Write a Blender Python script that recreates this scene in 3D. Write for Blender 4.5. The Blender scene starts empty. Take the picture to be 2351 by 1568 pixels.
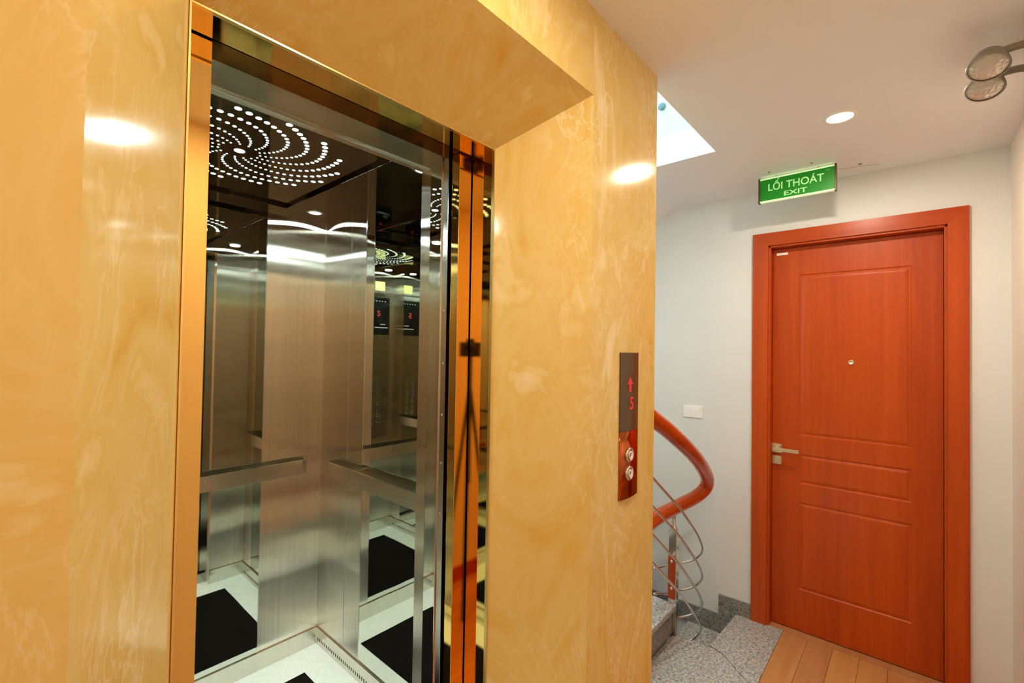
import bpy, bmesh, math, random
from math import sin, cos, radians, pi
from mathutils import Vector, Matrix
random.seed(4)
SC = bpy.context.scene
COL = SC.collection

# ------------------------------------------------------------------ camera
YAW, PITCH, ROLL, EYE = radians(48.687), radians(1.050), radians(.917), 1.584
cd = bpy.data.cameras.new('camera'); cam = bpy.data.objects.new('camera', cd); COL.objects.link(cam)
r0 = Vector((cos(YAW), -sin(YAW), 0)); f0 = Vector((sin(YAW)*cos(PITCH), cos(YAW)*cos(PITCH), sin(PITCH)))
u0 = r0.cross(f0)
rc = r0*cos(ROLL) + u0*sin(ROLL); uc = u0*cos(ROLL) - r0*sin(ROLL)
m = Matrix.Identity(4)
for i in range(3): m[i][0], m[i][1], m[i][2] = rc[i], uc[i], -f0[i]
m[2][3] = EYE
cam.matrix_world = m
cd.sensor_width = 36; cd.lens = 1051.23/2351*36; cd.clip_start = .01
SC.camera = cam

# ------------------------------------------------------------------ world, exposure
w = bpy.data.worlds.new('world'); SC.world = w; w.use_nodes = True
bg = w.node_tree.nodes['Background']; bg.inputs[0].default_value = (.64, .87, 1, 1); bg.inputs[1].default_value = 21
SC.view_settings.view_transform = 'Standard'; SC.view_settings.look = 'None'
SC.view_settings.gamma = 1; SC.view_settings.use_curve_mapping = False
SC.view_settings.exposure = 0.15
SC.cycles.max_bounces = 14; SC.cycles.glossy_bounces = 10; SC.cycles.diffuse_bounces = 10
SC.cycles.sample_clamp_indirect = 8; SC.cycles.use_denoising = True
WARM = (1, .865, .69); COOL = (.82, 1, .98)
HALL_W = 11.8; CAR_W = 5.5

# ------------------------------------------------------------------ helpers
def obj(name, bm, mat, parent=None, smooth=False):
    me = bpy.data.meshes.new(name)
    bmesh.ops.recalc_face_normals(bm, faces=bm.faces[:])
    bm.to_mesh(me); bm.free()
    if smooth:
        for p in me.polygons: p.use_smooth = True
    if mat: me.materials.append(mat)
    o = bpy.data.objects.new(name, me); COL.objects.link(o)
    if parent: o.parent = parent
    return o
def recenter(o):
    """put the origin at the middle of the mesh (keeps the picture unchanged)"""
    me = o.data; c = Vector((0, 0, 0))
    xs = [v.co for v in me.vertices]
    c = Vector([(min(v[i] for v in xs)+max(v[i] for v in xs))/2 for i in range(3)])
    me.transform(Matrix.Translation(-c)); o.location = o.location + c
    return o
def thing(name, label, cat, group=None, loc=(0, 0, 0)):
    o = bpy.data.objects.new(name, None); COL.objects.link(o); o.empty_display_size = .1
    o.location = loc; o['label'] = label; o['category'] = cat
    if group: o['group'] = group
    return o
def tag(o, label, cat, group=None):
    o['label'] = label; o['category'] = cat
    if group: o['group'] = group
    return o
def struct(o): o['kind'] = 'structure'; return o
def sempty(name):
    o = bpy.data.objects.new(name, None); COL.objects.link(o); o['kind'] = 'structure'; return o
def box(bm, x0, x1, y0, y1, z0, z1, bev=0):
    vs = [bm.verts.new(p) for p in ((x0,y0,z0),(x1,y0,z0),(x1,y1,z0),(x0,y1,z0),(x0,y0,z1),(x1,y0,z1),(x1,y1,z1),(x0,y1,z1))]
    fs = [bm.faces.new([vs[i] for i in q]) for q in ((0,3,2,1),(4,5,6,7),(0,1,5,4),(1,2,6,5),(2,3,7,6),(3,0,4,7))]
    if bev:
        es = list({e for f in fs for e in f.edges})
        bmesh.ops.bevel(bm, geom=es, offset=bev, segments=2, profile=.6, affect='EDGES')
    return bm
def bx(*a, bev=0): return box(bmesh.new(), *a, bev=bev)
def prism(pts, axis, a, b, bm=None):
    """extrude a 2D polygon along an axis; pts in the other two axes in xyz order"""
    bm = bm or bmesh.new()
    def P(p, t):
        return {'x': (t, p[0], p[1]), 'y': (p[0], t, p[1]), 'z': (p[0], p[1], t)}[axis]
    A = [bm.verts.new(P(p, a)) for p in pts]; B = [bm.verts.new(P(p, b)) for p in pts]
    bm.faces.new(A); bm.faces.new(B[::-1]); n = len(pts)
    for i in range(n): bm.faces.new([A[i], A[(i+1) % n], B[(i+1) % n], B[i]])
    return bm
def hexa(front, back):
    """solid between two quads"""
    bm = bmesh.new()
    A = [bm.verts.new(p) for p in front]; B = [bm.verts.new(p) for p in back]
    bm.faces.new(A); bm.faces.new(B[::-1])
    for i in range(4): bm.faces.new([A[i], A[(i+1) % 4], B[(i+1) % 4], B[i]])
    return bm
def basis(d):
    d = Vector(d).normalized(); t = Vector((0, 0, 1)) if abs(d.z) < .9 else Vector((1, 0, 0))
    a = d.cross(t).normalized(); return d, a, a.cross(d).normalized()
def lathe(prof, origin, axis, n=24, bm=None):
    """prof: list of (radius, distance along axis)"""
    bm = bm or bmesh.new(); d, a, b = basis(axis); o = Vector(origin); rings = []
    for r, h in prof:
        if r < 1e-6: rings.append([bm.verts.new(o+d*h)])
        else: rings.append([bm.verts.new(o+d*h+(a*cos(2*pi*i/n)+b*sin(2*pi*i/n))*r) for i in range(n)])
    for R, S in zip(rings, rings[1:]):
        for i in range(n):
            j = (i+1) % n
            if len(R) == 1 and len(S) == 1: continue
            if len(R) == 1: bm.faces.new([R[0], S[i], S[j]])
            elif len(S) == 1: bm.faces.new([R[i], R[j], S[0]])
            else: bm.faces.new([R[i], R[j], S[j], S[i]])
    return bm
def spline(pts, k=6):
    P = [Vector(p) for p in pts]; P = [2*P[0]-P[1]] + P + [2*P[-1]-P[-2]]; out = []
    for i in range(1, len(P)-2):
        for s in range(k):
            t = s/k; p0, p1, p2, p3 = P[i-1:i+3]
            out.append(.5*((2*p1)+(p2-p0)*t+(2*p0-5*p1+4*p2-p3)*t*t+(-p0+3*p1-3*p2+p3)*t**3))
    out.append(P[-2]); return out
def tube(pts, r, n=12, bm=None, smooth=True):
    bm = bm or bmesh.new(); P = spline(pts) if smooth else [Vector(p) for p in pts]
    up = None; rings = []
    for i, p in enumerate(P):
        t = (P[min(i+1, len(P)-1)] - P[max(i-1, 0)]).normalized()
        if up is None: _, up, _ = basis(t)
        a = (up - t*up.dot(t)).normalized(); b = t.cross(a); up = a
        rings.append([bm.verts.new(p+(a*cos(2*pi*k/n)+b*sin(2*pi*k/n))*r) for k in range(n)])
    for R, S in zip(rings, rings[1:]):
        for i in range(n): bm.faces.new([R[i], R[(i+1) % n], S[(i+1) % n], S[i]])
    bm.faces.new(rings[0]); bm.faces.new(rings[-1][::-1]); return bm

# ------------------------------------------------------------------ materials
def mat(name):
    m = bpy.data.materials.new(name); m.use_nodes = True
    nt = m.node_tree; return m, nt, nt.nodes['Principled BSDF']
def simple(name, col, rough=.5, metal=0, spec=.5, coat=0):
    m, nt, b = mat(name); b.inputs['Base Color'].default_value = (*col, 1)
    b.inputs['Roughness'].default_value = rough; b.inputs['Metallic'].default_value = metal
    b.inputs['Specular IOR Level'].default_value = spec; b.inputs['Coat Weight'].default_value = coat
    n = nt.nodes.new('ShaderNodeTexNoise'); n.inputs['Scale'].default_value = 35
    bp = nt.nodes.new('ShaderNodeBump'); bp.inputs['Strength'].default_value = .015 if metal else .04
    bp.inputs['Distance'].default_value = .002
    nt.links.new(n.outputs[0], bp.inputs['Height']); nt.links.new(bp.outputs[0], b.inputs['Normal'])
    return m
def emit(name, col, s):
    m, nt, b = mat(name); b.inputs['Base Color'].default_value = (*col, 1)
    b.inputs['Emission Color'].default_value = (*col, 1); b.inputs['Emission Strength'].default_value = s
    b.inputs['Roughness'].default_value = .4; return m
def ramp(nt, fac, stops):
    r = nt.nodes.new('ShaderNodeValToRGB'); e = r.color_ramp.elements
    while len(e) < len(stops): e.new(.5)
    for el, (p, c) in zip(e, stops): el.position = p; el.color = (*c, 1) if len(c) == 3 else c
    nt.links.new(fac, r.inputs[0]); return r.outputs[0]
def coords(nt, scale=(1, 1, 1), rot=(0, 0, 0), loc=(0, 0, 0)):
    g = nt.nodes.new('ShaderNodeNewGeometry'); mp = nt.nodes.new('ShaderNodeMapping')
    mp.inputs['Scale'].default_value = scale; mp.inputs['Rotation'].default_value = rot; mp.inputs['Location'].default_value = loc
    nt.links.new(g.outputs['Position'], mp.inputs[0]); return mp.outputs[0]
def noise(nt, v, sc, det=4, dist=0, rough=.5):
    n = nt.nodes.new('ShaderNodeTexNoise'); n.inputs['Scale'].default_value = sc; n.inputs['Detail'].default_value = det
    n.inputs['Distortion'].default_value = dist; n.inputs['Roughness'].default_value = rough
    nt.links.new(v, n.inputs['Vector']); return n.outputs[0]
def mix(nt, fac, a, b, mode='MIX'):
    n = nt.nodes.new('ShaderNodeMix'); n.data_type = 'RGBA'; n.blend_type = mode
    for k, v in ((0, fac), (6, a), (7, b)):
        if isinstance(v, (int, float)): n.inputs[k].default_value = v
        elif isinstance(v, tuple): n.inputs[k].default_value = (*v, 1)
        else: nt.links.new(v, n.inputs[k])
    return n.outputs[2]

def marble(name, seed):
    m, nt, b = mat(name)
    v = coords(nt, (1, 1, .55), (.3, .2, .5), (seed, seed*.7, seed*1.3))
    big = noise(nt, v, 3.2, 5, 2.6, .55)
    base = ramp(nt, big, [(.24, (.66, .385, .06)), (.38, (.70, .485, .135)), (.50, (.73, .545, .20)), (.60, (.70, .495, .15)), (.64,(.75, .575, .23)), (.78, (.82, .68, .42))])
    vein = noise(nt, v, 4.6, 6, 3.8, .6)
    vf = ramp(nt, vein, [(.0, (0, 0, 0)), (.475, (0, 0, 0)), (.505, (.5, .5, .5)), (.54, (.0, .0, .0)), (1, (0, 0, 0))])
    cl = noise(nt, v, 1.7, 3, 1.0)
    cf = ramp(nt, cl, [(.46, (0, 0, 0)), (.68, (1, 1, 1))])
    vm = mix(nt, 1.0, vf, cf, 'MULTIPLY')
    c = mix(nt, vm, base, (.90, .80, .56))
    nt.links.new(c, b.inputs['Base Color'])
    b.inputs['Roughness'].default_value = .11; b.inputs['IOR'].default_value = 1.5
    fine = noise(nt, v, 14, 2)
    bp = nt.nodes.new('ShaderNodeBump'); bp.inputs['Strength'].default_value = .05; bp.inputs['Distance'].default_value = .004
    nt.links.new(fine, bp.inputs['Height']); nt.links.new(bp.outputs[0], b.inputs['Normal'])
    return m
MARBLE = [marble('marble_%d' % i, i*3.7) for i in range(4)]

def wood(name, c0, c1, c2, axis='z', sc=1.0, rough=.3):
    m, nt, b = mat(name)
    s = {'z': (26, 26, 1.1), 'x': (1.4, 24, 24), 'y': (26, 1.1, 26)}[axis]
    v = coords(nt, tuple(q*sc for q in s))
    g = noise(nt, v, 1.0, 6, .6, .62)
    s2 = tuple(q*.12*sc for q in s); v2 = coords(nt, s2, (0, 0, 0), (5, 3, 1)); g2 = noise(nt, v2, 1.6, 3, .8)
    c = ramp(nt, g, [(.28, c0), (.5, c1), (.72, c2)])
    c = mix(nt, .35, c, ramp(nt, g2, [(.3, c0), (.7, c2)]))
    nt.links.new(c, b.inputs['Base Color']); b.inputs['Roughness'].default_value = rough
    b.inputs['Specular IOR Level'].default_value = .3
    bp = nt.nodes.new('ShaderNodeBump'); bp.inputs['Strength'].default_value = .08; bp.inputs['Distance'].default_value = .002
    nt.links.new(g, bp.inputs['Height']); nt.links.new(bp.outputs[0], b.inputs['Normal'])
    return m
CHERRY = wood('cherry_wood', (.35, .040, .003), (.45, .058, .004), (.54, .082, .006), rough=.36)
CHERRY_D = wood('cherry_groove', (.30, .035, .005), (.38, .05, .007), (.47, .075, .01))
RAILW = wood('rail_wood', (.38, .045, .005), (.48, .062, .007), (.56, .085, .009), 'x', 1.0, .18)
PLANKW = [wood('plank_wood_%d' % i, (.42+d, .165+d*.6, .05), (.52+d, .225+d*.6, .075), (.60+d, .28+d*.6, .10), 'x', 1.0, .3) for i, d in enumerate((-.03, 0, .04))]

def granite(name, k=1.0, warm=0):
    m, nt, b = mat(name); v = coords(nt)
    n1 = noise(nt, v, 75, 4, .4, .7); n2 = noise(nt, v, 190, 2)
    vo = nt.nodes.new('ShaderNodeTexVoronoi'); vo.inputs['Scale'].default_value = 130; nt.links.new(v, vo.inputs['Vector'])
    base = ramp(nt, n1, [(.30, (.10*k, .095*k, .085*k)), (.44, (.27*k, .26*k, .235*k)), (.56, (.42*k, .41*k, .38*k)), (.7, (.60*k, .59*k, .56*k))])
    sp = ramp(nt, n2, [(.36, (.10, .10, .10)), (.46, (1, 1, 1))])
    c = mix(nt, .55, base, sp, 'MULTIPLY')
    c = mix(nt, .18, c, vo.outputs['Color'], 'SOFT_LIGHT')
    nt.links.new(c, b.inputs['Base Color']); b.inputs['Roughness'].default_value = .28
    return m
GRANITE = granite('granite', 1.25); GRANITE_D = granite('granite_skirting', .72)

def paint(name, col):
    m, nt, b = mat(name); v = coords(nt)
    n = noise(nt, v, 2.0, 3)
    c = ramp(nt, n, [(.3, tuple(q*.97 for q in col)), (.7, col)]); nt.links.new(c, b.inputs['Base Color'])
    b.inputs['Roughness'].default_value = .55; b.inputs['Specular IOR Level'].default_value = .3
    f = noise(nt, v, 160, 2); bp = nt.nodes.new('ShaderNodeBump'); bp.inputs['Strength'].default_value = .05; bp.inputs['Distance'].default_value = .002
    nt.links.new(f, bp.inputs['Height']); nt.links.new(bp.outputs[0], b.inputs['Normal']); return m
PEACHP = paint('beige_paint', (.84, .73, .60)); WALLP = paint('wall_paint', (.74, .75, .73)); CEILP = paint('ceiling_paint', (.86, .88, .90))

def brushed(name, col, rough, aniso, wave, wavesc=(1.2, 1.2, 5.5), streak=.12, wd=.02):
    m, nt, b = mat(name); nt.nodes.remove(b)
    g = nt.nodes.new('ShaderNodeBsdfAnisotropic'); g.distribution = 'BECKMANN'
    nt.links.new(g.outputs[0], nt.nodes['Material Output'].inputs[0])
    v = coords(nt, (220, 220, 1.5)); s = noise(nt, v, 1, 3)
    c = ramp(nt, s, [(.3, tuple(q*(1-streak) for q in col)), (.7, col)]); nt.links.new(c, g.inputs['Color'])
    g.inputs['Roughness'].default_value = rough
    if aniso:
        g.inputs['Anisotropy'].default_value = aniso
        t = nt.nodes.new('ShaderNodeTangent'); t.direction_type = 'RADIAL'; t.axis = 'Z'
        nt.links.new(t.outputs[0], g.inputs['Tangent'])
    if wave:
        v2 = coords(nt, wavesc); n = noise(nt, v2, 1, 1)
        bp = nt.nodes.new('ShaderNodeBump'); bp.inputs['Strength'].default_value = wave; bp.inputs['Distance'].default_value = wd
        nt.links.new(n, bp.inputs['Height']); nt.links.new(bp.outputs[0], g.inputs['Normal'])
    return m
STEEL = brushed('brushed_steel', (.93, .88, .78), .25, -.86, .10)
BRONZE = brushed('bronze_mirror_steel', (.36, .17, .05), .08, 0, 0)
STEEL2 = brushed('satin_steel', (.76, .73, .66), .24, -.4, 0)
MIRROR = brushed('tinted_mirror_steel', (.70, .72, .66), .025, 0, .015, streak=.0)
CEILM = brushed('dark_mirror_steel', (.24, .225, .20), .05, 0, 0, streak=.0)
GOLD = brushed('gold_mirror_steel', (.95, .62, .20), .05, 0, 0, streak=.03)
GOLDE = simple('gold_edge', (1.0, .72, .28), .22, 1)
CHROME = simple('polished_steel', (.75, .74, .70), .12, 1)
ALUM = simple('matt_aluminium', (.42, .41, .38), .6, .2)
PEARL = simple('satin_nickel', (.78, .70, .55), .3, 1)
BLACKG = simple('black_glass', (.008, .008, .008), .05, 0, .6)
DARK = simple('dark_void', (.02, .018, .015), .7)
SMOKE = simple('smoked_acrylic', (.085, .052, .022), .22, 0, .5)
COPPER = brushed('copper_mirror_steel', (.62, .16, .05), .12, 0, 0, streak=.25)
WHITEP = simple('white_plastic', (.90, .89, .86), .35)
GREYP = simple('grey_plastic', (.30, .27, .23), .4)
CARPET = simple('black_carpet', (.006, .0045, .004), .95, 0, .05)
YELLOW = simple('yellow_sticker', (.75, .72, .25), .5)
RUBBER = simple('black_body', (.012, .012, .012), .45)
def tilem():
    m, nt, b = mat('white_tile'); v = coords(nt); n = noise(nt, v, 7, 5, 2.5)
    c = ramp(nt, n, [(.42, (.80, .83, .78)), (.5, (.75, .78, .74)), (.54, (.80, .83, .78))])
    nt.links.new(c, b.inputs['Base Color']); b.inputs['Roughness'].default_value = .15; return m
TILE = tilem()
GREEN = emit('sign_green', (.0, .20, .003), .20)
PALEG = emit('sign_letter', (.40, .80, .33), .22)
REDLED = emit('red_led', (.55, .03, .035), .22)
LEDW = emit('led_white', (.82, 1, .98), 1.6)
LAMPW = emit('lamp_warm', (1, .86, .66), 14)
LAMPC = emit('lamp_cool', (.88, 1, 1), 14)
def glassm():
    m, nt, b = mat('lamp_glass'); b.inputs['Base Color'].default_value = (.75, .74, .68, 1)
    b.inputs['Roughness'].default_value = .15; b.inputs['Transmission Weight'].default_value = .35
    v = coords(nt); n = nt.nodes.new('ShaderNodeTexVoronoi'); n.inputs['Scale'].default_value = 90; nt.links.new(v, n.inputs['Vector'])
    bp = nt.nodes.new('ShaderNodeBump'); bp.inputs['Strength'].default_value = .6; bp.inputs['Distance'].default_value = .004
    nt.links.new(n.outputs[0], bp.inputs['Height']); nt.links.new(bp.outputs[0], b.inputs['Normal']); return m
LENS = glassm()

def text_mesh(name, s, mt, parent, size, M, depth=.0012, sx=1):
    cu = bpy.data.curves.new(name, 'FONT'); cu.body = s; cu.size = size; cu.extrude = depth; cu.offset = size*.012
    cu.align_x = 'CENTER'; cu.align_y = 'CENTER'; cu.resolution_u = 4
    t = bpy.data.objects.new(name, cu); COL.objects.link(t)
    bpy.context.view_layer.update()
    me = bpy.data.meshes.new_from_object(t.evaluated_get(bpy.context.evaluated_depsgraph_get()))
    bpy.data.objects.remove(t); bpy.data.curves.remove(cu)
    me.transform(Matrix.Diagonal((sx, 1, 1, 1))); me.transform(M)
    me.materials.clear(); me.materials.append(mt)
    o = bpy.data.objects.new(name, me); COL.objects.link(o)
    if parent: o.parent = parent
    return o

def frame4(loc, right, up):
    r = Vector(right); u = Vector(up); n = r.cross(u); M = Matrix.Identity(4)
    for i in range(3): M[i][0], M[i][1], M[i][2], M[i][3] = r[i], u[i], n[i], loc[i]
    return M

# ------------------------------------------------------------------ measures
D = .679; W = 3.037; ZC = 2.552; XL1, XR1, ZT1 = .0616, 1.1033, 2.306
XL2, XR2, ZT2, Y2, Y3 = .207, .954, 2.166, .919, 1.007
XO = 1.5254; YB = -.33; XE = -1.7

# ------------------------------------------------------------------ hall floor
fl = sempty('floor')
obj('screed_light_block', bx(XE, W, YB, D+.02, -2.0, -.012), DARK, fl)  # floor bed made deep, out of sight, to shut sky light out below
x_rows = [(-.36, -.245), (-.245, -.13), (-.13, -.015), (-.015, .10), (.10, .215), (.215, .33), (.33, .445), (.445, .565)]
for i, (y0, y1) in enumerate(x_rows):
    x = XE - .3 - (i*.43) % .9
    while x < W:
        x0, x1 = max(XE, x), min(W, x+1.2); x += 1.2
        if x1 - x0 > .02: obj('plank', bx(x0+.0006, x1-.0006, y0+.0006, y1-.0006, -.012, 0, bev=.0008), PLANKW[(i*2+int(x*3)) % 3], fl)
for x0, x1 in ((XE, -.7), (-.7, .4), (.4, 1.4)):
    obj('granite_tile', bx(x0+.001, x1-.001, .566, D, -.02, .0, bev=.001), GRANITE, fl)
obj('granite_tile', prism([(1.401, .566), (2.42, .566), (2.50, .67), (2.574, .747), (2.60, .81), (2.575, 1.0), (1.54, 1.0), (1.54, .68), (1.401, .68)], 'z', -.03, 0), GRANITE, fl)
obj('granite_tile', prism([(2.422, .566), (W, .566), (W, .812), (2.61, .832), (2.602, .80), (2.576, .745), (2.502, .668)], 'z', -.03, .0015), GRANITE, fl)
obj('threshold', bx(W, W+.2, -.12, .65, -.03, .001), PLANKW[0], fl)

# ------------------------------------------------------------------ ceiling (with the stairwell opening)
ce = sempty('ceiling')
VX, VY = 2.273, .716
obj('ceiling_panel', bx(XE, W, YB, VY, ZC, ZC+.15), CEILP, ce)
obj('ceiling_panel', bx(VX, W, VY, 1.203, ZC, ZC+.15), CEILP, ce)
obj('stair_soffit', prism([(1.203, ZC), (1.203, ZC+.15), (2.7, 1.95), (2.7, 1.82)], 'x', VX, W), CEILP, ce)
obj('ceiling_crack_filler', tube([(W-.14, .30, ZC-.0002), (W-.12, .2, ZC-.0004), (W-.10, .13, ZC-.0002)], .0009, 5), GREYP, ce)

# ------------------------------------------------------------------ painted walls
def wall(name, *a, m=WALLP): return struct(obj(name, bx(*a), m))
wr = sempty('wall_right')
LY0, LY1, LZ = -.125, .655, 2.226
obj('plaster', prism([(YB-.1, -.02), (YB-.1, ZC+.1), (1.21, ZC+.1), (2.8, 1.75), (2.8, -2.0), (.80, -2.0), (.80, -.02), (LY1, -.02), (LY1, LZ), (LY0, LZ), (LY0, -.02)], 'x', W, W+.18), WALLP, wr)
wf = sempty('wall_front'); obj('plaster', bx(XE, W, YB-.12, YB, -.02, ZC+.1), PEACHP, wf)
wall('wall_left', XE-.12, XE, YB-.1, D+.1, -.02, ZC+.1)
# upper stairwell: bright walls and a roof light
wall('wall_stair_left', XO-.10, XO-.0, D+.5, 2.7, -2.0, 5.2)
wall('wall_stair_upper', XO-.10, XO, VY-.10, D+.5, ZC+.15, 5.2)
wall('wall_back', XO-.1, W+.18, 2.7, 2.82, -2.0, 5.2)
wall('wall_stair_front', XO, VX+.1, VY-.10, VY, ZC+.15, 5.2)
wall('wall_stair_right', VX, VX+.1, VY, 2.7, ZC+.15, 5.2)
sk = struct(obj('window_1', bx(XO+.02, VX-.02, VY+.02, 2.68, 5.16, 5.20), None))
gm, gnt, gb = mat('skylight_glass'); gt = gnt.nodes.new('ShaderNodeBsdfTransparent'); gx = gnt.nodes.new('ShaderNodeMixShader'); gx.inputs[0].default_value = .08
gb.inputs['Roughness'].default_value = .02; gnt.links.new(gt.outputs[0], gx.inputs[1]); gnt.links.new(gb.outputs[0], gx.inputs[2]); gnt.links.new(gx.outputs[0], gnt.nodes['Material Output'].inputs[0])
sk.data.materials.append(gm); sk.name = 'window_1'
for i in range(3):
    y = VY + .45*(i+1); obj('glazing_bar', bx(XO, VX, y-.02, y+.02, 5.10, 5.16), WHITEP, sk)
pl = bpy.data.lights.new('sky_portal', 'AREA'); pl.shape = 'RECTANGLE'; pl.size = VX-XO; pl.size_y = 1.95
pl.cycles.is_portal = True
po = bpy.data.objects.new('sky_portal', pl); COL.objects.link(po); po.location = ((XO+VX)/2, 1.7, 5.05)

# baseboards: granite skirting that steps down with the stair
bb = sempty('baseboard_right')
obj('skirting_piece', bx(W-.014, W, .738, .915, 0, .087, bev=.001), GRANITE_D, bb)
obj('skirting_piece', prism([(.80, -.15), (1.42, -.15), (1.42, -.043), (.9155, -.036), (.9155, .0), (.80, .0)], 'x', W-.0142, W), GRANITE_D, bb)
b2 = sempty('baseboard_front'); obj('skirting_piece', bx(XE, W, YB, YB+.012, 0, .1, bev=.001), CHERRY, b2)

# ------------------------------------------------------------------ marble lift portal
mw = sempty('wall_lift')
def slab(name, bm, k): return obj(name, bm, MARBLE[k], mw)
T = .02
slab('marble_slab', bx(XE, -.74, D, D+T, 0, ZC), 2)
slab('marble_slab', bx(-.7385, XL1, D, D+T, 0, ZC), 0)
slab('marble_slab', bx(XR1, XO, D, D+T, 0, ZC), 1)
slab('marble_slab', bx(XL1, XR1, D, D+T, ZT1, ZC), 3)
slab('marble_slab', bx(XO-T, XO, D+T, D+.5, 0, ZC), 2)
e = .0
slab('reveal_slab', hexa([(XL1, D, 0), (XL2, Y2, 0), (XL2, Y2, ZT2), (XL1, D, ZT1)], [(XL1-.02, D+.02, 0), (XL2-.03, Y2+.005, 0), (XL2-.03, Y2+.005, ZT2), (XL1-.02, D+.02, ZT1)]), 0)
slab('reveal_slab', hexa([(XR1, D, 0), (XR2, Y2, 0), (XR2, Y2, ZT2), (XR1, D, ZT1)], [(XR1+.02, D+.02, 0), (XR2+.03, Y2+.005, 0), (XR2+.03, Y2+.005, ZT2), (XR1+.02, D+.02, ZT1)]), 1)
slab('header_slab', hexa([(XL1, D, ZT1), (XR1, D, ZT1), (XR2, Y2, ZT2), (XL2, Y2, ZT2)], [(XL1, D+.02, ZT1+.02), (XR1, D+.02, ZT1+.02), (XR2, Y2+.005, ZT2+.03), (XL2, Y2+.005, ZT2+.03)]), 3)

hw = sempty('wall_hoistway')  # unseen dark enclosure added round the car to keep sky light out
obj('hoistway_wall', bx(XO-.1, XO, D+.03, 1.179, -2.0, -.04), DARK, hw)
obj('light_block_slab', bx(XE, W+.18, YB, 2.82, -2.12, -2.0), DARK, fl)  # unseen slab added to stop sky light entering from beneath
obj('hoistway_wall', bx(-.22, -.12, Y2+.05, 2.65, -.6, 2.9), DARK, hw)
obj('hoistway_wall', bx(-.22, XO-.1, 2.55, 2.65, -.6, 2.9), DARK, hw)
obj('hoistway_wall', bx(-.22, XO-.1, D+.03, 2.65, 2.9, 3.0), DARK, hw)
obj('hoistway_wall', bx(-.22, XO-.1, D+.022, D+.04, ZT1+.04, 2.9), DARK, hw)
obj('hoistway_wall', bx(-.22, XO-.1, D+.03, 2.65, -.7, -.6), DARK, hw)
# ------------------------------------------------------------------ gold door surround and landing door
gs = thing('elevator_door_surround', 'gold mirror-polished steel jambs and head lining the marble lift opening', 'door frame')
obj('trim_edge', bx(XL2, XL2+.003, Y2-.004, Y2+.006, 0, ZT2), GOLDE, gs)
obj('trim_edge', bx(XR2-.003, XR2, Y2-.004, Y2+.006, 0, ZT2), GOLDE, gs)
obj('trim_edge', bx(XL2+.003, XR2-.003, Y2-.004, Y2+.006, ZT2-.003, ZT2), GOLDE, gs)
obj('jamb', bx(XL2-.04, XL2, Y2+.006, Y3, 0, ZT2+.002), GOLD, gs)
obj('jamb_face', bx(XL2-.04, .265, Y3, Y3+.04, 0, ZT2-.0015), GOLD, gs)
obj('jamb', bx(XR2, XR2+.04, Y2+.006, Y3, 0, ZT2+.002), GOLD, gs)
obj('head_lining', bx(XL2, XR2, Y2+.006, Y3-.006, ZT2, ZT2+.04), GOLD, gs)
obj('head_lining', bx(XL2, XR2, Y3-.002, 1.073, ZT2, ZT2+.04), BRONZE, gs)
obj('sill', bx(XL2, XR2, Y2, 1.10, -.03, 0), ALUM, gs)
ld = thing('elevator_door_panel', 'gold mirror landing door panel slid open into the right side of the lift opening', 'elevator door')
obj('door_skin', bx(.903, 1.40, 1.011, 1.043, .006, ZT2-.0015, bev=.0015), GOLD, ld)
obj('header_case', bx(.26, 1.45, 1.092, 1.097, ZT2+.05, 2.5), DARK, hw)
# sides of the shaft behind the marble (keeps stray light out)
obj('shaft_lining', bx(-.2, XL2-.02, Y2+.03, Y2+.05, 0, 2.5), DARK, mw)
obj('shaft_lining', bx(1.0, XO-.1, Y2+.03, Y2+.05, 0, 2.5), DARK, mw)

# ------------------------------------------------------------------ elevator car
KZ = .085
CX0, CX1, CY0, CY1, CZ = 0.0, 1.194, 1.305, 2.411, 2.263
car = thing('elevator_car', 'open stainless steel lift car with mirror walls, handrails and swirl-lit dark ceiling', 'elevator')
def wp(name, m, *a, bev=0, parent=None): return recenter(obj(name, bx(*a, bev=bev), m, parent or car))
G = .001
# back wall: brushed / mirror / brushed
for a, b_, m_, nme in ((CX0, .30, STEEL, 'brushed_panel'), (.30, .893, MIRROR, 'mirror_panel'), (.893, CX1+.02, STEEL, 'brushed_panel')):
    wp(nme, m_, a+.0003, b_-.0003, CY1, CY1+.015, .0, CZ)
for x0, x1 in ((CX1, CX1+.015), (CX0-.015, CX0)):
    for a, b_, m_, nme in ((CY0, 1.45, STEEL, 'brushed_panel'), (1.45, 1.998, MIRROR, 'mirror_panel'), (1.998, CY1, STEEL, 'brushed_panel')):
        wp(nme, m_, x0, x1, a+.0003, b_-.0003, 0, CZ)
# front returns, transom and portal lining
PX0, PX1, PZ = .28, .99, 2.205
wp('front_return', STEEL, CX0, PX0, CY0-.05, CY0, 0, CZ)
wp('front_return', STEEL, PX1, CX1, CY0-.05, CY0, 0, CZ)
wp('transom', STEEL, PX0, PX1, CY0-.05, CY0, PZ, CZ)
wp('portal_lining', STEEL2, PX0-.02, PX0, 1.10, CY0-.051, 0, PZ)
wp('portal_lining', MIRROR, PX1, PX1+.02, 1.10, CY0-.051, 0, PZ)
wp('portal_lining', STEEL2, PX0-.02, PX1+.02, 1.10, CY0-.051, PZ, PZ+.02)
obj('panel_seam', bx(CX1-.0012, CX1, 2.139, 2.1405, .09, CZ), CHROME, car)
obj('corner_bead', bx(CX1-.002, CX1, CY1-.002, CY1, KZ, CZ), CHROME, car)
obj('panel_edge', bx(.8915, .8935, CY1-.0012, CY1, KZ, CZ), CHROME, car)
obj('panel_edge', bx(CX1-.0012, CX1, 1.9965, 1.999, KZ, CZ), CHROME, car)
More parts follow.
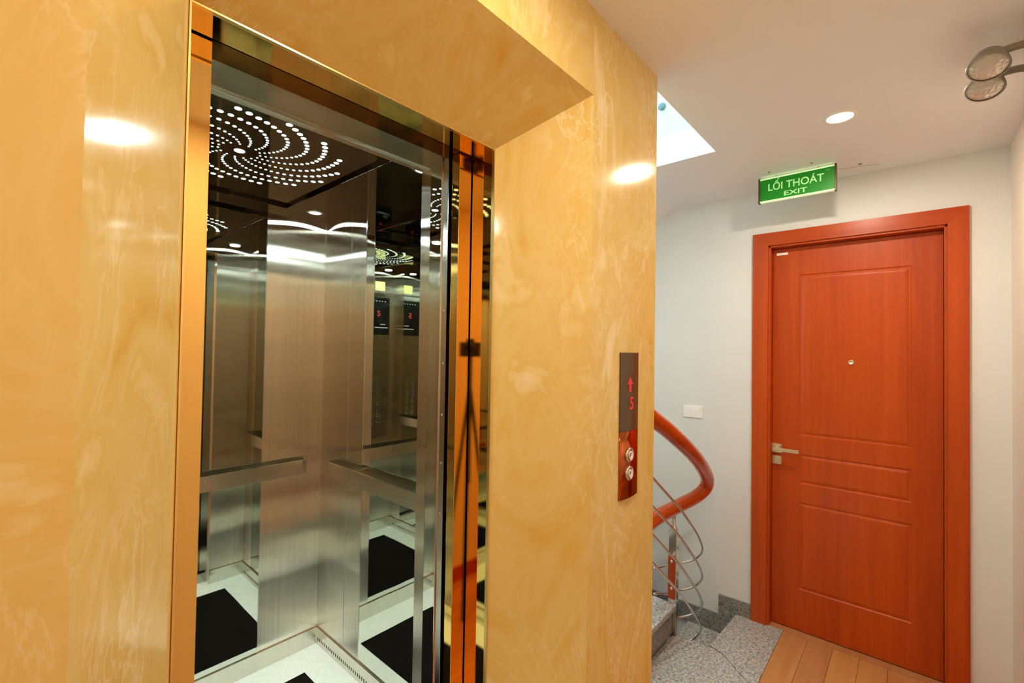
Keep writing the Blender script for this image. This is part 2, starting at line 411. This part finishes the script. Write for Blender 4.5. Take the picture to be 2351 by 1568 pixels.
# car door edge parked right
cdoor = obj('car_door', bx(.903, 1.38, 1.059, 1.087, .008, ZT2+.02, bev=.001), STEEL2, car)
obj('door_seal', bx(.8995, .903, 1.0855, 1.0885, .008, ZT2+.02), CHROME, cdoor)
obj('door_hanger', bx(.905, 1.38, 1.060, 1.094, ZT2+.021, 2.45), DARK, cdoor)
for z in (1.70, 1.54, 1.385, 1.24, 1.09, .94, 1.86, 2.0):
    obj('rivet', lathe([(.0035, 0), (.0032, .0012), (0, .0016)], (.903, 1.071, z), (-1, 0, 0), 10), GREYP, cdoor)
obj('strike_post', bx(.262, .276, 1.06, 1.095, 0, ZT2), STEEL2, car)
# floor
obj('floor_tile', bx(CX0, CX1, CY0-.05, CY1, -.03, 0), TILE, car)
obj('floor_inlay', bx(CX0+.15, CX1-.15, CY0+.14, CY1-.187, 0, .0035, bev=.001), CARPET, car)
obj('car_sill', bx(PX0, PX1, 1.11, CY0-.051, -.03, -.001), ALUM, car)
# kick plates
KZ = .085
for a in ((CX0, CX1, CY1-.008, CY1), (CX0, PX0, CY0, CY0+.008), (PX1, CX1, CY0, CY0+.008)):
    wp('kick_plate', STEEL2, a[0], a[1], a[2], a[3], 0, KZ)
for xs in ((CX0, CX0+.008), (CX1-.008, CX1)):
    k = obj('kick_plate', bx(xs[0], xs[1], CY0+.008, CY1-.008, 0, KZ), STEEL2, car)
    xf = xs[1] if xs[0] == CX0 else xs[0]; sg = 1 if xs[0] == CX0 else -1
    bm = bmesh.new(); y = CY0+.05
    while y < CY1-.03:
        box(bm, min(xf, xf+sg*.0008), max(xf, xf+sg*.0008), y, y+.006, .022, .038); y += .019
    s = obj('vent_slots', bm, DARK, k); s['kind'] = 'stuff'
# handrails: flat bars with rounded returns
def flat_rail(pts_xy, z0, z1, t=.008):
    bm = bmesh.new(); P = [Vector((x, y, 0)) for x, y in pts_xy]; L = []; R = []
    for i, p in enumerate(P):
        d = (P[min(i+1, len(P)-1)]-P[max(i-1, 0)]).normalized(); n = Vector((-d.y, d.x, 0))
        L.append(p+n*t/2); R.append(p-n*t/2)
    rows = [[bm.verts.new((q.x, q.y, z)) for q in (a, b, b, a) for z in ()] for a, b in ()]
    vs = [[bm.verts.new((a.x, a.y, z0)), bm.verts.new((b.x, b.y, z0)), bm.verts.new((b.x, b.y, z1)), bm.verts.new((a.x, a.y, z1))] for a, b in zip(L, R)]
    for A, B in zip(vs, vs[1:]):
        for i in range(4): bm.faces.new([A[i], A[(i+1) % 4], B[(i+1) % 4], B[i]])
    bm.faces.new(vs[0]); bm.faces.new(vs[-1][::-1]); return bm
def arc(cx, cy, r, a0, a1, n=6): return [(cx+r*cos(radians(a0+(a1-a0)*i/n)), cy+r*sin(radians(a0+(a1-a0)*i/n))) for i in range(n+1)]
RZ0, RZ1 = .931, 1.001
o_ = .05; r_ = .03
back = [(.10, CY1)] + arc(.10+r_, CY1-o_+r_, r_, 180, 270) + arc(1.098-r_, CY1-o_+r_, r_, 270, 360) + [(1.098, CY1)]
RAILM = brushed('rail_steel', (.80, .79, .72), .26, -.3, 0)
hr = obj('handrail', flat_rail(back, RZ0, RZ1), RAILM, car)
for x in (.3, .85): obj('bracket', bx(x-.012, x+.012, CY1-.047, CY1, .955, .975), CHROME, hr)
side = [(CX1, 2.262)] + arc(CX1-o_+r_, 2.262-r_, r_, 90, 180) + arc(CX1-o_+r_, 1.42+r_, r_, 180, 270) + [(CX1, 1.42)]
hr = obj('handrail', flat_rail(side, RZ0, RZ1), RAILM, car)
for y in (2.08, 1.6): obj('bracket', bx(CX1-.047, CX1, y-.012, y+.012, .955, .975), CHROME, hr)
hr = obj('handrail', flat_rail([(CX1-x, y) for x, y in side], RZ0, RZ1), RAILM, car)
for y in (2.08, 1.6): obj('bracket', bx(CX0, CX0+.047, y-.012, y+.012, .955, .975), CHROME, hr)
# control panel on the left front return, faces the car
cop = obj('control_panel', bx(.05, .275, CY0, CY0+.012, .80, 2.06, bev=.002), STEEL2, car)
obj('display', bx(.058, .270, CY0+.012, CY0+.016, 1.70, 2.02, bev=.001), BLACKG, cop)
MT = lambda x, z, y=CY0+.0165: frame4((x, y, z), (-1, 0, 0), (0, 0, 1))
text_mesh('digit', '5', REDLED, cop, .07, MT(.165, 1.88))
obj('display_line', bx(.075, .205, CY0+.016, CY0+.0168, 1.757, 1.762), WHITEP, cop)
obj('display_line', bx(.100, .150, CY0+.016, CY0+.0168, 1.785, 1.790), WHITEP, cop)
for i in range(5): obj('display_dot', bx(.10+i*.028, .108+i*.028, CY0+.016, CY0+.0168, 1.99, 1.994), WHITEP, cop)
for r in range(8):
    for xx in (.212, .150):
        b_ = obj('button', lathe([(.020, 0), (.020, .004), (.016, .005), (.0155, .0035), (0, .0035)], (xx, CY0+.012, 1.30-r*.05), (0, 1, 0), 16), CHROME, cop)
obj('sticker', bx(.10, .195, CY0, CY0+.0012, 2.085, 2.165), YELLOW, car)
# ceiling: dark mirror with a spiral of light dots
cp = obj('ceiling_panel', bx(CX0, CX1, CY0, CY1, CZ, CZ+.02), CEILM, car)
BX0, BX1, BY0, BY1 = .245, .938, 1.345, 2.275
for nme, a in (('x', (BX0-.012, BX0+.012, BY0, BY1)), ('x', (BX1-.012, BX1+.012, BY0, BY1)), ('y', (BX0-.012, BX1+.012, BY1, BY1+.024)), ('y', (BX0-.012, BX1+.012, BY0-.024, BY0))):
    obj('ceiling_bar', bx(a[0], a[1], a[2], a[3], CZ-.014, CZ, bev=.002), CEILM, car)
SXc, SYc, NA = .556, 1.768, 15
prof = [(.330, 0), (.316, 5), (.302, 10), (.289, 15), (.276, 20), (.262, 25), (.248, 30.2), (.233, 35.3), (.217, 40.2), (.200, 44.8), (.183, 49), (.166, 53), (.149, 57), (.132, 60.8), (.115, 64.4), (.098, 67.8), (.081, 70.8), (.064, 73.5)]
base = []
dm = {}
for k, (rr, _) in enumerate(prof):
    rad = .0034 + .0064*((rr-.06)/.27)**1.5 if rr > .06 else .0034
    bm = lathe([(rad*1.0, 0), (rad, .0012), (0, .0012)], (0, 0, 0), (0, 0, -1), 14); bmesh.ops.recalc_face_normals(bm, faces=bm.faces[:])
    me = bpy.data.meshes.new('light_dot'); bm.to_mesh(me); bm.free(); me.materials.append(LEDW); dm[k] = me
for a in range(NA):
    for k, (rr, da) in enumerate(prof):
        th = radians(-108.5 + 24*a + da)
        o = bpy.data.objects.new('light_dot', dm[k]); COL.objects.link(o); o.parent = cp
        o.location = (SXc+rr*cos(th), SYc+rr*sin(th), CZ)
obj('light_dot', lathe([(.017, 0), (.017, .0015), (0, .0015)], (SXc, SYc, CZ), (0, 0, -1), 20), LEDW, cp)
# downlights of the car
def downlight(par, x, y, z, mt, r, power, col, ringm, nm='downlight', glow=None):
    d = obj(nm, lathe([(r+.012, 0), (r+.012, .004), (r+.003, .006), (r, .003), (0, .003)], (x, y, z), (0, 0, -1), 24), ringm, par, True)
    obj('lamp_disc', lathe([(r, 0), (0, .0005)], (x, y, z-.0036), (0, 0, -1), 20), mt, d)
    L = bpy.data.lights.new(nm+'_light', 'AREA'); L.shape = 'DISK'; L.size = r*2; L.energy = power; L.color = col
    lo = bpy.data.objects.new(nm+'_light', L); COL.objects.link(lo); lo.location = (x, y, z-.01); lo.parent = par
    return d
for x in (1.065, CX1-1.065):
    for y in (1.40, 2.275): downlight(car, x, y, CZ, LAMPC, .028, CAR_W, COOL, CHROME)

# ------------------------------------------------------------------ hall call panel on the right marble pillar
hp = thing('hall_call_panel', 'slim curved call panel with red floor display and two round buttons on marble pillar', 'call panel')
def curved(x0, x1, z0, z1, bulge, t=.004, n=10):
    pts = [(x0, D), ] + [(x0+(x1-x0)*i/n, D-t-bulge*sin(pi*i/n)) for i in range(n+1)] + [(x1, D)]
    return prism(pts, 'z', z0, z1)
obj('display_cover', curved(1.274, 1.394, 1.3375, 1.581, .006), SMOKE, hp, False)
obj('faceplate', curved(1.274, 1.394, 1.128, 1.3365, .006), COPPER, hp, True)
FM = lambda x, z, y: frame4((x, y, z), (1, 0, 0), (0, 0, 1))
bm = prism([(1.325, 1.505), (1.307, 1.482), (1.318, 1.482), (1.318, 1.460), (1.332, 1.460), (1.332, 1.482), (1.343, 1.482)], 'y', D-.0115, D-.0095)
obj('arrow', bm, REDLED, hp)
text_mesh('digit', '5', REDLED, hp, .055, FM(1.335, 1.420, D-.0105))
for z in (1.263, 1.206):
    b_ = obj('button', lathe([(.0225, 0), (.0225, .006), (.018, .008), (.017, .006), (0, .006)], (1.324, D-.0085, z), (0, -1, 0), 28), CHROME, hp, True)
    obj('button_ring', lathe([(.011, 0), (.011, .0015), (.008, .0015), (.008, 0)], (1.324, D-.0145, z), (0, -1, 0), 20), WHITEP, b_)

# ------------------------------------------------------------------ room door
dr = sempty('door_1')
FY0, FY1, FZ = -.195, .732, 2.300
IY0, IY1, IZ = -.121, .650, 2.224
xf = W-.016
def casing(pts, nm='casing'): return obj(nm, prism(pts, 'x', xf, W+.0), CHERRY, dr)
# mitred casing pieces with a stepped inner lip
casing([(FY1, 0), (FY1, FZ), (IY1, IZ), (IY1, 0)])
casing([(FY0, 0), (FY0, FZ), (IY0, IZ), (IY0, 0)])
obj('casing', prism([(FY1, FZ), (FY0, FZ), (IY0, IZ), (IY1, IZ)], 'x', xf, W), wood('cherry_head', (.35, .040, .003), (.45, .058, .004), (.54, .082, .006), 'y'), dr)
for a in ((IY1-.012, IY1+.01, 0, IZ), (IY0-.01, IY0+.012, 0, IZ), (IY0, IY1, IZ-.012, IZ+.01)):
    obj('jamb_lining', bx(W-.004, W+.12, a[0], a[1], a[2], a[3], bev=.002), CHERRY, dr)
# leaf with routed panels
xl = W+.055
leaf = bmesh.new()
PY0, PY1 = .010, .500
LL0, LL1, LT = IY0+.014, IY1-.014, IZ-.015
panels = [(1.118, 2.048), (.842, 1.010), (.238, .735)]
def q(*p): leaf.faces.new([leaf.verts.new(v) for v in p])
def rect(y0, y1, z0, z1): q((xl, y0, z0), (xl, y1, z0), (xl, y1, z1), (xl, y0, z1))
rect(LL0, PY0, .006, LT); rect(PY1, LL1, .006, LT)
zs = [.006] + [v for p in sorted(panels) for v in p] + [LT]
for i in range(0, len(zs), 2): rect(PY0, PY1, zs[i], zs[i+1])
for z0, z1 in panels:
    loops = []
    for ins, dep in ((0, 0), (.004, .004), (.010, .0045), (.020, .0008), (.026, .0)):
        loops.append([leaf.verts.new((xl+dep, y, z)) for y, z in ((PY0+ins, z0+ins), (PY1-ins, z0+ins), (PY1-ins, z1-ins), (PY0+ins, z1-ins))])
    for A, B in zip(loops, loops[1:]):
        for i in range(4): leaf.faces.new([A[i], A[(i+1) % 4], B[(i+1) % 4], B[i]])
    leaf.faces.new(loops[-1])
bmesh.ops.remove_doubles(leaf, verts=leaf.verts[:], dist=1e-5)
box(leaf, xl+.012, xl+.04, LL0, LL1, .006, LT)
lf = obj('door_leaf', leaf, CHERRY, dr)
obj('peephole', lathe([(.013, 0), (.013, .003), (.009, .005), (.008, .002), (0, .003)], (xl, .259, 1.545), (-1, 0, 0), 20), PEARL, lf, True)
obj('name_label', bx(xl-.001, xl, .560, .618, 2.172, 2.186), WHITEP, lf)
hd = obj('handle', bx(xl-.008, xl, .586, .638, 1.003, 1.055, bev=.0015), PEARL, lf)
lv = bmesh.new(); tube([(xl-.006, .612, 1.030), (xl-.055, .612, 1.030)], .009, 12, lv, False); box(lv, xl-.062, xl-.050, .492, .624, 1.020, 1.040, bev=.002)
lever = obj('lever', lv, PEARL, lf, False)
obj('lock_plate', bx(xl-.008, xl, .588, .637, .935, .984, bev=.0015), PEARL, lf)
obj('door_backing', bx(W+.12, W+.16, -.2, .72, 0, 2.3), DARK, dr)

# ------------------------------------------------------------------ exit sign
es = thing('exit_sign', 'green Vietnamese and English exit sign hanging below the ceiling', 'sign')
SX, SY0, SY1, SZ0, SZ1 = 2.773, .292, .645, 2.408, 2.545
obj('sign_plate', bx(SX, SX+.016, SY0+.006, SY1-.006, SZ0+.006, SZ1-.006), GREEN, es)
STR = emit('sign_edge_light', (.62, .85, .45), .55)
obj('edge_strip', bx(SX-.003, SX+.019, SY0+.006, SY1-.006, SZ1-.011, SZ1-.004, bev=.001), STR, es)
obj('edge_strip', bx(SX-.003, SX+.019, SY0+.006, SY1-.006, SZ0+.004, SZ0+.011, bev=.001), STR, es)
ENDC = simple('bronze_cap', (.10, .07, .02), .35, .6)
obj('end_cap', bx(SX-.006, SX+.022, SY0, SY0+.008, SZ0, SZ1, bev=.001), ENDC, es)
obj('end_cap', bx(SX-.006, SX+.022, SY1-.008, SY1, SZ0, SZ1, bev=.001), ENDC, es)
SM = lambda y, z: frame4((SX-.0008, y, z), (0, -1, 0), (0, 0, 1))
text_mesh('lettering', 'LỐI THOÁT', PALEG, es, .0545, SM(.4725, 2.4865), .0006, .90)
text_mesh('lettering', 'EXIT', PALEG, es, .034, SM(.471, 2.4405), .0006, 1.55)
obj('maker_mark', prism([(SY0+.022, SZ1-.025), (SY0+.035, SZ1-.019), (SY0+.048, SZ1-.025), (SY0+.035, SZ1-.030)], 'x', SX-.0009, SX), simple('pale_mark', (.12, .40, .12), .5), es)
for y in (.37, .56):
    obj('hanger', bx(SX+.005, SX+.011, y-.004, y+.004, SZ1-.006, ZC+.0005), CHROME, es)
    obj('ceiling_plug', lathe([(.007, 0), (.006, .003), (0, .004)], (SX-.06, y+.02, ZC), (0, 0, -1), 12), GREYP, es)
tag(obj('ceiling_screw', lathe([(.009, 0), (.007, .004), (0, .005)], (W-.16, .205, ZC), (0, 0, -1), 12), GREYP), 'small grey screw head in the ceiling right of the exit sign', 'screw')

# ------------------------------------------------------------------ switch plate
sp = thing('wall_switch_plate', 'blank white rectangular switch plate on pale wall between pillar and door', 'switch plate')
obj('plate', bx(W-.008, W, 1.022, 1.146, 1.163, 1.238, bev=.002), WHITEP, sp)
obj('insert', bx(W-.0095, W-.0079, 1.040, 1.128, 1.176, 1.225, bev=.0005), WHITEP, sp)

# ------------------------------------------------------------------ hall ceiling lights
def hall_light(x, y, label, p=HALL_W):
    t = thing('ceiling_downlight', label, 'ceiling light', 'recessed warm downlights along the hall ceiling')
    downlight(t, x, y, ZC, LAMPW, .045, p, WARM, WHITEP, 'trim_ring')
hall_light(2.254, .227, 'lit round recessed downlight in the ceiling before the wooden door')
hall_light(.60, .20, 'unseen round downlight added to light the hall just in front of the lift opening', 9)  # added lamp above the view, brightens the portal and hall
hall_light(-1.12, .20, 'unseen round downlight added to light the hall to the left of the lift opening', 9)  # added fill lamp out of view, placed clear of the marble reflections

# ------------------------------------------------------------------ twin emergency light at the right edge
em = thing('emergency_light', 'twin-head emergency light with round glass heads near ceiling at right edge', 'emergency light')
obj('housing', bx(1.82, 2.20, YB, YB+.06, 2.30, 2.44, bev=.006), GREYP, em)
for x, y, z in ((1.93, -.165, 2.452), (2.08, -.17, 2.452)):
    ax = Vector((-.42, .12, -.80))
    h = obj('lamp_head', lathe([(0, -.05), (.02, -.048), (.036, -.03), (.046, 0), (.049, .012), (.044, .014)], (x, y, z), ax, 28), GREYP, em, True)
    obj('lens', lathe([(.044, .010), (.03, .016), (0, .018)], (x, y, z), ax, 28), LENS, h, True)
    obj('reflector', lathe([(.040, .004), (.02, -.01), (0, -.014)], (x, y, z), ax, 24), CHROME, h, True)
    obj('neck', tube([(x+(2.01-x)*.5, YB+.05, 2.40), (x, y-.09, 2.475), Vector((x, y, z))-ax.normalized()*.04], .011, 8), GREYP, em)

# ------------------------------------------------------------------ stairs
st = thing('staircase', 'grey speckled granite stairs beside the marble pillar, flights going up and down', 'stairs')
for i in range(6):
    y = 1.003 + .25*i; z = .17*(i+1)
    obj('tread', bx(1.54, 2.576, y, y+.275, z-.028, z, bev=.004), GRANITE, st)
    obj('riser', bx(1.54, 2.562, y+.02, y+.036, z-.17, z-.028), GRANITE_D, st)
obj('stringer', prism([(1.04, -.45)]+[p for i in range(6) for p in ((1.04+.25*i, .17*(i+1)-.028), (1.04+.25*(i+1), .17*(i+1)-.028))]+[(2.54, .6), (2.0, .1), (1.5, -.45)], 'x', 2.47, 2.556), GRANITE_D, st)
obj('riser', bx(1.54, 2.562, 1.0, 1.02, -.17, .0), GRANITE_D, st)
for i, (y0, y1) in enumerate(((.80, 1.10), (1.085, 1.36), (1.345, 1.62), (1.605, 1.9))):
    z = -.15*(i+1); obj('tread', bx(2.56, W-.002, y0, y1, z-.028, z, bev=.003), GRANITE, st)
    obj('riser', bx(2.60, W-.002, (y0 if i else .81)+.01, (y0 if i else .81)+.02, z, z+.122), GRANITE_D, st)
obj('lower_landing', bx(1.54, W-.002, 1.88, 2.69, -.78, -.75), GRANITE, st)

RAIL = [(1.70, .87, 1.395), (1.985, 0.87, 1.272), (2.092, 0.87, 1.226), (2.253, 0.87, 1.149), (2.46, 0.88, 1.05), (2.667, 0.9, 0.941), (2.832, 0.925, 0.834), (2.864, 0.95, 0.765), (2.796, 0.985, 0.721), (2.637, 1.015, 0.706), (2.385, 1.04, 0.696), (2.1, 1.06, .66)]
ROD = [
 [(1.992, 0.87, 0.998), (2.125, 0.87, 0.909), (2.261, 0.87, 0.818), (2.41, 0.87, 0.701), (2.562, 0.88, 0.586), (2.70, 0.905, 0.470), (2.769, 0.95, 0.392), (2.775, 1.0, 0.347), (2.72, 1.055, 0.335), (2.599, 1.065, 0.360), (2.41, 1.065, 0.407)],
 [(1.995, 0.87, 0.87), (2.128, 0.87, 0.776), (2.264, 0.87, 0.679), (2.413, 0.87, 0.555), (2.566, 0.88, 0.433), (2.70, 0.905, 0.315), (2.773, 0.95, 0.234), (2.779, 1.0, 0.187), (2.72, 1.055, 0.175), (2.602, 1.065, 0.205), (2.413, 1.065, 0.269)],
 [(1.998, 0.87, 0.743), (2.132, 0.87, 0.642), (2.267, 0.87, 0.539), (2.417, 0.87, 0.408), (2.57, 0.88, 0.279), (2.70, 0.905, 0.160), (2.777, 0.95, 0.075), (2.783, 1.0, 0.027), (2.72, 1.055, 0.015), (2.606, 1.065, 0.050), (2.417, 1.065, 0.13)],
 [(2.001, 0.87, 0.616), (2.135, 0.87, 0.509), (2.271, 0.87, 0.4), (2.42, 0.87, 0.262), (2.573, 0.88, 0.125), (2.672, 0.9, 0.036), (2.70, 0.93, -0.032), (2.695, 0.96, -0.061), (2.64, 1.0, -0.072)]]
rl = thing('stair_railing', 'stair railing with glossy red wood handrail bending round over curved steel rods', 'railing')
obj('handrail', tube(RAIL, .038, 20), RAILW, rl, True)
for p in ROD:
    a, b_ = Vector(p[0]), Vector(p[1]); obj('rod', tube([tuple(a+(a-b_)*2)] + p, .0062, 10), CHROME, rl, True)
ps = obj('post', bx(2.566, 2.606, 1.004, 1.048, -.02, .585, bev=.002), CHROME, rl)
obj('post_neck', lathe([(.019, 0), (.017, .012), (.010, .02), (.010, .075), (.016, .10)], (2.586, 1.026, .583), (0, 0, 1), 16), CHROME, rl, True)
obj('wood_inset', bx(2.556, 2.566, 1.006, 1.046, .20, .435, bev=.0015), CHERRY_D, ps)
obj('wood_inset', bx(2.577, 2.5775, 1.003, 1.0045, -.02, .12), CHERRY_D, ps)
for z in (.409, .258): obj('screw_cap', lathe([(.0085, 0), (.007, .003), (0, .004)], (2.556, 1.026, z), (-1, 0, 0), 14), CHROME, ps, True)
tag(obj('wall_disc', lathe([(.02, 0), (.02, .006), (.014, .012), (0, .013)], (VX, .985, 2.860), (-1, 0, 0), 24), simple('teal_grey', (.18, .30, .32), .3, .4)), 'small round grey disc fixed to the bright stairwell wall above the ceiling opening', 'wall fixture')

# ------------------------------------------------------------------ the photographer's camera, seen only in the gold mirror
pc = thing('photo_camera', 'black photo camera on tripod mirrored in the gold door edge', 'camera')
bk = -Vector((f0.x, f0.y, 0)).normalized(); rt = Vector((r0.x, r0.y, 0)).normalized()
def local(bm, off):
    M = frame4(tuple(bk*off+Vector((0, 0, EYE))), tuple(rt), (0, 0, 1)); bmesh.ops.transform(bm, matrix=M, verts=bm.verts[:]); return bm
obj('body', local(bx(-.068, .068, -.048, .045, .0, .055, bev=.008), .075), RUBBER, pc)
obj('viewfinder', local(bx(-.025, .025, .04, .066, .0, .045, bev=.006), .075), RUBBER, pc)
obj('lens_barrel', local(lathe([(.030, 0), (.034, .05), (.034, .055), (0, .055)], (0, 0, -.0), (0, 0, 1), 24), .018), RUBBER, pc)
c0 = bk*.10 + Vector((0, 0, EYE-.06))
obj('tripod_column', tube([tuple(c0+Vector((0, 0, .02))), (c0.x, c0.y, .75)], .013, 10, None, False), RUBBER, pc)
for a in (60, 180, 300):
    d = Matrix.Rotation(radians(a), 3, 'Z') @ bk
    obj('tripod_leg', tube([(c0.x, c0.y, EYE-.22), (c0.x+d.x*.19, c0.y+d.y*.19, .012)], .011, 8, None, False), RUBBER, pc)
